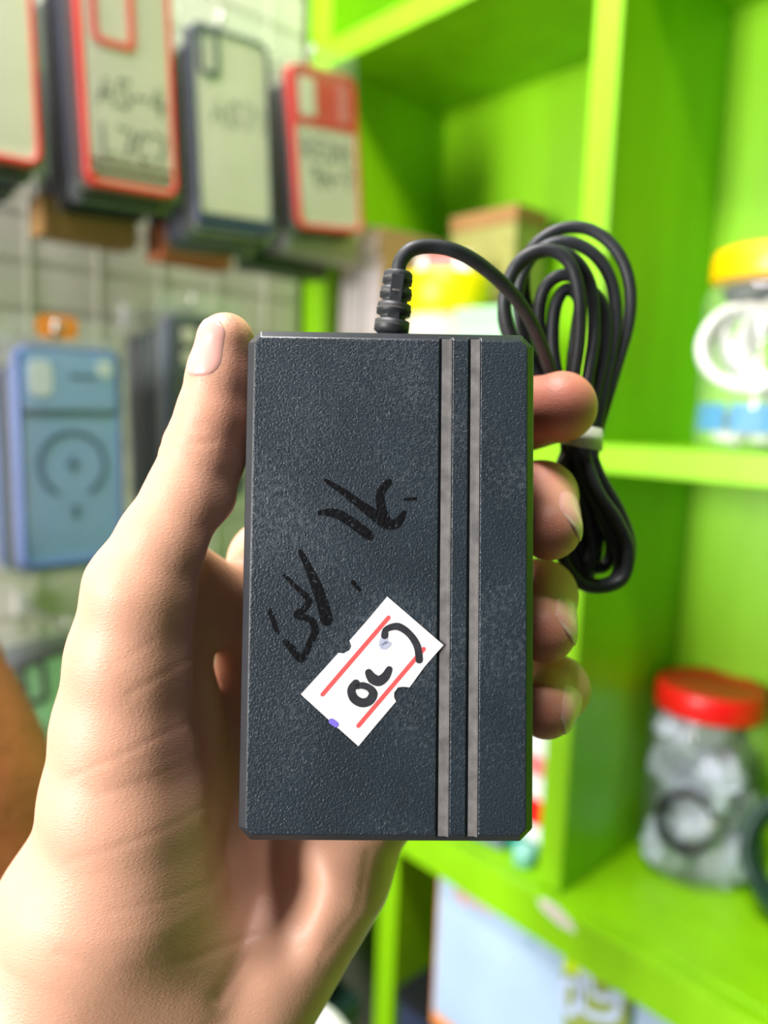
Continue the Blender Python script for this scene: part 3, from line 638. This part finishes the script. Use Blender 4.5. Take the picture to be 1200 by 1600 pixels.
upp = [[(868, 640, .202), (830, 585, .202), (800, 530, .201), (788, 470, .199), (808, 412, .197), (850, 390, .196), (888, 408, .196), (905, 460, .197), (905, 530, .199), (895, 610, .201), (905, 680, .202)],
       [(860, 620, .205), (815, 560, .205), (787, 500, .203), (800, 430, .201), (840, 395, .199), (890, 400, .199), (922, 445, .200), (928, 520, .201), (918, 600, .202), (915, 680, .203)],
       [(875, 630, .207), (852, 560, .206), (842, 500, .205), (850, 452, .203), (878, 430, .202), (908, 440, .202), (942, 480, .203), (946, 540, .204), (930, 620, .204), (922, 690, .204)],
       [(862, 620, .209), (832, 560, .209), (815, 510, .209), (810, 450, .208), (835, 398, .206), (880, 378, .205), (925, 395, .205), (955, 440, .205), (962, 510, .205), (945, 600, .205), (928, 690, .205)],
       [(880, 630, .211), (862, 570, .211), (850, 520, .211), (822, 470, .211), (825, 400, .210), (865, 362, .209), (915, 357, .208), (958, 385, .207), (982, 435, .207), (983, 500, .207), (958, 590, .206), (932, 680, .206)]]
inner = [(884, 680, .203), (874, 610, .204), (864, 540, .2045), (868, 480, .2045), (885, 452, .2045), (905, 470, .205), (900, 520, .206), (893, 590, .206), (900, 680, .205)]
path = list(main)
for k in range(5): path += low[k]+[(888+3*k, 690, .2035+.001*k)]+upp[k]
path += [(925, 740, .207), (940, 800, .210), (930, 860, .211)]
bm = bmesh.new(); tube(bm, catmull([cpx(*p) for p in path], 7), .00168, 12); obj('cable', bm, rb, ad, True)
bm = bmesh.new(); tube(bm, catmull([cpx(u, v, d) for u, v, d in [(930, 860, .207), (905, 800, .206), (888, 740, .2055)]+inner+[(915, 740, .207), (935, 800, .207)]], 7), .00168, 12); o = obj('cable', bm, rb, ad, True)
o2 = main[:0]
# tie around the pinch
bm = bmesh.new(); tp = []
for i in range(14):
    a = 2*pi*i/14; tp.append(cpx(908+31*cos(a), 681+6*cos(a), .2048+.0068*sin(a)))
V = []
n = len(tp); tq = catmull(tp, 3, True); ymax = Vector((0, 1, 0))
for p in tq:
    c0 = cpx(908, 681, .2048); rdir = (p-c0).normalized()
    V.append([bm.verts.new(p+ymax*h2+rdir*r2) for h2, r2 in ((-.0027, 0), (-.0030, .0005), (.0030, .0005), (.0027, 0))])
for i in range(len(V)):
    A, B = V[i], V[(i+1) % len(V)]
    for j in range(4): bm.faces.new((A[j], B[j], B[(j+1) % 4], A[(j+1) % 4]))
o = obj('cable_tie', bm, mat('white_tie_plastic', srgb(214, 214, 200), .5, bump=(300, .5, .0005)), ad, True); o['label'] = 'white plastic tie around the cable coil'

# ---------------------------------------------------------------- the hand: one continuous surface
def c3(u, v, d): return ((u-600)/FP*d*1000, (800-v)/FP*d*1000, -d*1000)     # camera space, mm
chains = [  # (list of (u,v,d_mm,r_mm)), blend group)
    ('thumb', [(353, 534, 170, 6.3), (345, 590, 171, 7.3), (336, 650, 172, 8.3), (320, 705, 173, 9.1), (296, 780, 172, 9.8), (262, 850, 171, 11), (228, 925, 171, 13.2), (215, 1030, 174, 15.3), (207, 1140, 177, 17.5), (205, 1250, 179, 20), (205, 1370, 181, 22)]),
    ('thenar', [(245, 1020, 183, 12), (250, 1110, 186, 14), (265, 1220, 188, 15)]),
    ('forearm', [(150, 1450, 187, 25), (110, 1600, 186, 29), (110, 1800, 182, 30), (70, 1960, 180, 31)]),
    ('forearm2', [(305, 1500, 192, 21), (262, 1650, 192, 23), (200, 1960, 190, 26)]),
    ('mc2', [(330, 1480, 194, 13), (380, 1200, 203, 11), (425, 880, 206, 11.5), (640, 745, 207, 10), (770, 672, 202, 9.2), (835, 645, 195, 8.6), (877, 636, 187, 8.6)]),
    ('mc3', [(370, 1500, 194, 13), (460, 1200, 204, 11), (545, 970, 208, 11.5), (700, 830, 209, 10), (800, 775, 203, 9.4), (846, 776, 192, 8.7), (858, 826, 179, 7.4)]),
    ('mc4', [(410, 1520, 193, 13), (520, 1260, 203, 11), (620, 1070, 206, 11), (720, 965, 208, 9.8), (808, 925, 202, 9.3), (845, 930, 192, 8.7), (851, 987, 179, 7.2)]),
    ('mc5', [(362, 1620, 192, 14), (485, 1400, 197, 13.5), (580, 1260, 201, 12), (660, 1180, 203, 10.5), (750, 1120, 205, 9), (830, 1085, 200, 8.6), (868, 1076, 191, 8.0), (852, 1108, 180, 6.9)]),
    ('hypo', [(362, 1600, 191, 15), (522, 1365, 194, 14)]),
    ('web', [(300, 900, 185, 8), (370, 960, 196, 9)]),
]
PR = []
for nm, L in chains:
    Q = [np.array(c3(u, v, d/1000)) for u, v, d, r in L]; R_ = [r for *_, r in L]
    PR.append((nm, Q, R_))
HOL = [('hollow', [np.array(c3(u, v, d/1000)) for u, v, d in [(352, 870, 177), (362, 1100, 178), (392, 1250, 180), (430, 1400, 180), (438, 1480, 176)]], [7.5, 8.5, 8.5, 7.5, 4])]
KB = {'thumb': 5, 'thenar': 9, 'forearm': 14, 'forearm2': 14, 'mc2': 3.0, 'mc3': 3.0, 'mc4': 3.0, 'mc5': 3.0, 'hypo': 9, 'web': 7}
def smin(a, b, k):
    h = np.clip(.5+.5*(b-a)/k, 0, 1); return b*(1-h)+a*h-k*h*(1-h)
def chain_sdf(X, Q, R_, seg=None):
    d = None
    for i in range(len(Q)-1):
        a, b = Q[i], Q[i+1]; ab = b-a; t = np.clip(((X-a)@ab)/(ab@ab), 0, 1)
        e = np.linalg.norm(X-(a+t[:, None]*ab), axis=1)-(R_[i]+(R_[i+1]-R_[i])*t)
        d = e if d is None else smin(d, e, 2.0)
    return d
ADI = np.array(ADC.inverted())
CRE = [  # creases: photo polylines, depth mm, width mm
    ([(250, 692), (275, 690), (300, 694), (335, 690)], .35, .9), ([(262, 668), (290, 672), (320, 668)], .18, .9), ([(240, 712), (270, 716), (300, 712)], .15, .9),
    ([(330, 1010), (270, 1045), (200, 1085)], .30, .9), ([(350, 1085), (290, 1130), (200, 1175), (110, 1215)], .28, .9), ([(310, 1180), (240, 1215), (150, 1245)], .2, .9),
    ([(350, 1240), (270, 1290), (180, 1325), (110, 1345)], .25, .9), ([(380, 1310), (400, 1400), (372, 1500), (340, 1560)], .5, 2.5), ([(400, 1460), (300, 1500), (180, 1520), (90, 1490)], .3, 1.3),
    ([(575, 1330), (560, 1420), (500, 1500)], .25, 1.5), ([(240, 1000), (180, 1040)], .15, .8), ([(330, 1380), (250, 1410), (170, 1425)], .2, 1.0),
    ([(838, 900), (870, 908), (905, 912)], .0, 1)]
def hand_sdf(X, fine=True):
    d = None
    for nm, Q, R_ in PR:
        e = chain_sdf(X, Q, R_); k = KB[nm]
        if nm in ('mc3', 'mc4', 'mc5', 'hypo'):        # fingers stay apart, palm halves merge
            u = 600+FP*X[:, 0]/-X[:, 2]; k = np.where(u > 690, 1.2, np.where(u < 600, 7, 7-(u-600)/90*5.8))
        d = e if d is None else smin(d, e, k)
    for nm, Q, R_ in HOL:                              # hollow between the ball of the thumb and the palm
        d = -smin(-d, chain_sdf(X, Q, R_), 7)
    if fine:
        u = 600+FP*X[:, 0]/-X[:, 2]; v = 800-FP*X[:, 1]/-X[:, 2]; sc_ = -X[:, 2]/FP
        m = np.abs(d) < 3
        if m.any():
            um, vm, sm = u[m], v[m], sc_[m]; add = np.zeros(m.sum()); front = -X[m, 2] < 190
            for pl, dep, wd in CRE:
                best = np.full(um.shape, 1e9)
                for (x0, y0), (x1, y1) in zip(pl, pl[1:]):
                    dx, dy = x1-x0, y1-y0; t = np.clip(((um-x0)*dx+(vm-y0)*dy)/(dx*dx+dy*dy), 0, 1)
                    best = np.minimum(best, np.hypot(um-x0-t*dx, vm-y0-t*dy))
                add += dep*(1 if wd > 2 else .5)*np.exp(-(best*sm/wd*1.0)**2*2)
            d[m] += add*front
    # pressed against the adapter: carved flush
    A = X/1000@ADI[:3, :3].T+ADI[:3, 3]; q = np.abs(A-np.array([0, 0, -AT/2]))-np.array([AW/2, AH/2, AT/2]); q *= 1000
    bxd = np.linalg.norm(np.maximum(q, 0), axis=1)+np.minimum(q.max(axis=1), 0)-.25
    k = .8; return -smin(-d, bxd, k)
H_ = .85
lo = np.array([-118., -175., -232.]); hi = np.array([62., 50., -146.])
NG = np.ceil((hi-lo)/H_).astype(int)+1
gx, gy, gz = [lo[i]+H_*np.arange(NG[i]) for i in range(3)]
V_ = np.empty(NG, dtype=np.float32)
for i in range(NG[0]):
    Y, Z_ = np.meshgrid(gy, gz, indexing='ij'); X = np.stack([np.full(Y.size, gx[i]), Y.ravel(), Z_.ravel()], 1)
    V_[i] = hand_sdf(X).reshape(NG[1], NG[2])
V_[0] = V_[-1] = 5; V_[:, 0] = 5; V_[:, -1] = 5; V_[:, :, 0] = 5; V_[:, :, -1] = 5
def surface_nets(V, lo, h):
    S = V < 0; c = S[:-1, :-1, :-1].astype(np.int8)*0
    for a in (0, 1):
        for b in (0, 1):
            for g in (0, 1): c = c+S[a:S.shape[0]-1+a, b:S.shape[1]-1+b, g:S.shape[2]-1+g]
    act = (c > 0) & (c < 8); idx = np.full(act.shape, -1, dtype=np.int64); I = np.argwhere(act); idx[act] = np.arange(len(I))
    acc = np.zeros((len(I), 3)); cnt = np.zeros(len(I))
    cor = [(a, b, g) for a in (0, 1) for b in (0, 1) for g in (0, 1)]
    for p in cor:
        for k in range(3):
            if p[k] == 0:
                q = list(p); q[k] = 1
                va = V[I[:, 0]+p[0], I[:, 1]+p[1], I[:, 2]+p[2]]; vb = V[I[:, 0]+q[0], I[:, 1]+q[1], I[:, 2]+q[2]]
                m = (va < 0) != (vb < 0); t = np.where(m, va/(va-vb+1e-12), 0)
                pos = np.tile(np.array(p, float), (len(I), 1)); pos[:, k] += t
                acc[m] += pos[m]; cnt[m] += 1
    P = lo+h*(I+acc/cnt[:, None]); F = []
    for k in range(3):
        o1, o2 = (k+1) % 3, (k+2) % 3
        sl = [slice(1, -1)]*3; sl[k] = slice(0, -1)
        A = S[tuple(sl)]; sl2 = list(sl); sl2[k] = slice(1, None); B = S[tuple(sl2)]
        E = np.argwhere(A != B); E0 = E.copy(); 
        for kk in range(3):
            if kk != k: E0[:, kk] += 1
        inside = S[E0[:, 0], E0[:, 1], E0[:, 2]]
        d1 = np.zeros(3, int); d1[o1] = 1; d2 = np.zeros(3, int); d2[o2] = 1
        g = lambda q: idx[q[:, 0], q[:, 1], q[:, 2]]
        a, b, c_, d = g(E0-d1-d2), g(E0-d2), g(E0), g(E0-d1)
        quad = np.stack([a, b, c_, d], 1); quad[~inside] = quad[~inside][:, ::-1]; F.append(quad)
    F = np.concatenate(F); return P, F[(F >= 0).all(1)]
HP, HF = surface_nets(V_, lo, H_)
def grad(X, e=.15):
    g = np.stack([hand_sdf(X+np.eye(3)[i]*e)-hand_sdf(X-np.eye(3)[i]*e) for i in range(3)], 1)/(2*e); return g
for _ in range(2):
    dd = hand_sdf(HP); g = grad(HP); HP = HP-np.clip(dd/np.maximum((g*g).sum(1), .3), -.4, .4)[:, None]*g
# skin material
sk = mat('skin', srgb(220, 168, 140), .48, spec=.4, noise=(45, .12), sss=(.35, .004))
nt = sk.node_tree; b = nt.nodes['Principled BSDF']; tc = [x for x in nt.nodes if x.type == 'TEX_COORD'][0]
vo = nt.nodes.new('ShaderNodeTexVoronoi'); vo.feature = 'DISTANCE_TO_EDGE'; vo.inputs['Scale'].default_value = 900
mp = nt.nodes.new('ShaderNodeMapping'); mp.inputs['Rotation'].default_value = (.4, .2, .6); mp.inputs['Scale'].default_value = (1, 1, 1.7)
nt.links.new(tc.outputs['Object'], mp.inputs[0]); nt.links.new(mp.outputs[0], vo.inputs['Vector'])
bp = nt.nodes.new('ShaderNodeBump'); bp.inputs['Strength'].default_value = .6; bp.inputs['Distance'].default_value = .00016
nt.links.new(vo.outputs['Distance'], bp.inputs['Height'])
nz = nt.nodes.new('ShaderNodeTexNoise'); nz.inputs['Scale'].default_value = 160; nz.inputs['Detail'].default_value = 4; bp2 = nt.nodes.new('ShaderNodeBump'); bp2.inputs['Strength'].default_value = .12; bp2.inputs['Distance'].default_value = .0008
nt.links.new(tc.outputs['Object'], nz.inputs['Vector']); nt.links.new(nz.outputs[0], bp2.inputs['Height']); nt.links.new(bp.outputs[0], bp2.inputs['Normal']); nt.links.new(bp2.outputs[0], b.inputs['Normal'])
at = nt.nodes.new('ShaderNodeAttribute'); at.attribute_name = 'flush'; mx = nt.nodes.new('ShaderNodeMix'); mx.data_type = 'RGBA'; mx.inputs[7].default_value = srgb(215, 120, 100)
nt.links.new(at.outputs['Fac'], mx.inputs[0]); src = b.inputs['Base Color'].links[0].from_socket; nt.links.new(src, mx.inputs[6]); nt.links.new(mx.outputs[2], b.inputs['Base Color'])
HO = px(250, 1600, .185)
MC = np.array(CAM)
HW = (HP/1000)@MC[:3, :3].T+MC[:3, 3]-np.array(HO)
me = bpy.data.meshes.new('hand'); me.from_pydata(HW.tolist(), [], HF.tolist()); me.materials.append(sk)
me.polygons.foreach_set('use_smooth', [True]*len(me.polygons))
fl = np.zeros(len(HP))                                   # redder blood flush at fingertips and pressed pad
for (u, v, d, rad, am_) in [(880, 636, 187, 20, .75), (855, 850, 178, 14, .6), (850, 1010, 178, 14, .6), (850, 1120, 180, 13, .6), (385, 660, 172, 9, .35), (370, 560, 172, 9, .3)]:
    q = np.array(c3(u, v, d/1000)); fl = np.maximum(fl, am_*np.exp(-(np.linalg.norm(HP-q, axis=1)/rad)**2))
at_ = me.attributes.new('flush', 'FLOAT', 'POINT'); at_.data.foreach_set('value', fl.astype(np.float32))
me.update(); hand = bpy.data.objects.new('hand', me); COL.objects.link(hand); hand.location = HO
tag(hand, 'left hand and wrist of a person gripping the black power adapter, palm towards us', 'hand')
# fingernails: curved plates lying on the surface
nm_ = mat('fingernail', srgb(236, 170, 158), .34, noise=(200, .08), sss=(.3, .002)); nm_.node_tree.nodes['Principled BSDF'].inputs['Coat Weight'].default_value = .3
tipm = mat('nail_free_edge', srgb(232, 196, 172), .35)
def nail(center, axis, normal, wd, ln, label):
    c = np.array(center, float); axis = np.array(axis, float); n = np.array(normal, float); n /= np.linalg.norm(n)
    axis -= n*(axis@n); axis /= np.linalg.norm(axis); side = np.cross(n, axis); N1, N2 = 18, 22
    bm = bmesh.new(); S0 = []; OF = []
    for j in range(N2+1):
        t = j/N2*2-1; hw = wd/2*(1-max(0, (t-.35)/.65)**3*.28)*(math.sqrt(max(0, 1-((-t-.30)/.75)**2)) if t < -.30 else 1)
        hw = max(hw, .15)
        for i in range(N1+1):
            s_ = i/N1*2-1; bb = t*ln/2-(.10*ln*(s_*s_) if t > 0 else 0)*t
            OF.append(.30-.34*abs(s_)**4-(.32 if j == 0 else 0)); S0.append(c+side*s_*hw+axis*bb+n*(1.2-.030*(s_*hw)**2))
    P_ = np.array(S0)
    for _ in range(12):                          # closest points on the skin
        dd = hand_sdf(P_, False); g_ = np.stack([hand_sdf(P_+np.eye(3)[i]*.1, False)-hand_sdf(P_-np.eye(3)[i]*.1, False) for i in range(3)], 1)/.2
        P_ = P_-g_*(dd/np.maximum((g_*g_).sum(1), .3))[:, None]*.8
    P_ = P_+g_/np.linalg.norm(g_, axis=1)[:, None]*np.array(OF)[:, None]; G = P_.reshape(N2+1, N1+1, 3)
    top = [[bm.verts.new(HWp(p)) for p in r_] for r_ in G]; bot = [[bm.verts.new(HWp(p-n*.45)) for p in r_] for r_ in G]
    for j in range(N2):
        for i in range(N1):
            f = bm.faces.new((top[j][i], top[j][i+1], top[j+1][i+1], top[j+1][i])); f.material_index = 1 if j >= N2-2 else 0
            bm.faces.new((bot[j][i], bot[j+1][i], bot[j+1][i+1], bot[j][i+1]))
    for i in range(N1):
        bm.faces.new((top[0][i], bot[0][i], bot[0][i+1], top[0][i+1])); bm.faces.new((top[-1][i+1], bot[-1][i+1], bot[-1][i], top[-1][i]))
    for j in range(N2):
        bm.faces.new((top[j+1][0], bot[j+1][0], bot[j][0], top[j][0])); bm.faces.new((top[j][-1], bot[j][-1], bot[j+1][-1], top[j+1][-1]))
    o = obj('fingernail', bm, [nm_, tipm], hand, True); o['label'] = label; return o
def HWp(p): return Vector(MC[:3, :3]@(np.array(p)/1000)+MC[:3, 3])-HO
nail(c3(327, 541, .165), (.18, 1, -.1), (-.78, .12, .62), 13.4, 13.6, 'pink thumbnail')
nail(c3(886, 806, .180), (-.45, -.85, .25), (.68, .20, .72), 10, 11, 'middle fingernail')
nail(c3(878, 968, .180), (-.45, -.85, .25), (.68, .20, .72), 9.5, 10.5, 'ring fingernail')
nail(c3(874, 1105, .181), (-.60, -.70, .25), (.68, .00, .72), 8, 8.5, 'little fingernail')

# ---------------------------------------------------------------- brown limb at the left edge
sk2 = mat('tanned_skin', srgb(150, 84, 48), .5, noise=(25, .35), bump=(140, .5, .002), sss=(.2, .01))
LP = [(-105, 1060, .34, .030), (-92, 1150, .335, .038), (-70, 1270, .33, .044), (-45, 1420, .325, .048), (0, 1620, .32, .052), (60, 1900, .315, .056)]
bm = bmesh.new(); q = catmull([px(u, v, d) for u, v, d, r in LP], 6); rr_ = [float(np.interp(i/6, range(len(LP)), [l[3] for l in LP])) for i in range(len(q))]
s0 = q[0]; t0 = (q[0]-q[1]).normalized(); cap = [(s0+t0*rr_[0]*sin(a), rr_[0]*cos(a)) for a in (radians(80), radians(60), radians(40), radians(20))]
q = [c for c, _ in cap]+q; rr_ = [r for _, r in cap]+rr_; org = q[-1]
tube(bm, [p-org for p in q], rr_, 40); o = obj('person', bm, sk2, None, True); o.location = org
tag(o, 'bare brown bent limb of a person in shade at the lower left, behind the wrist', 'person')
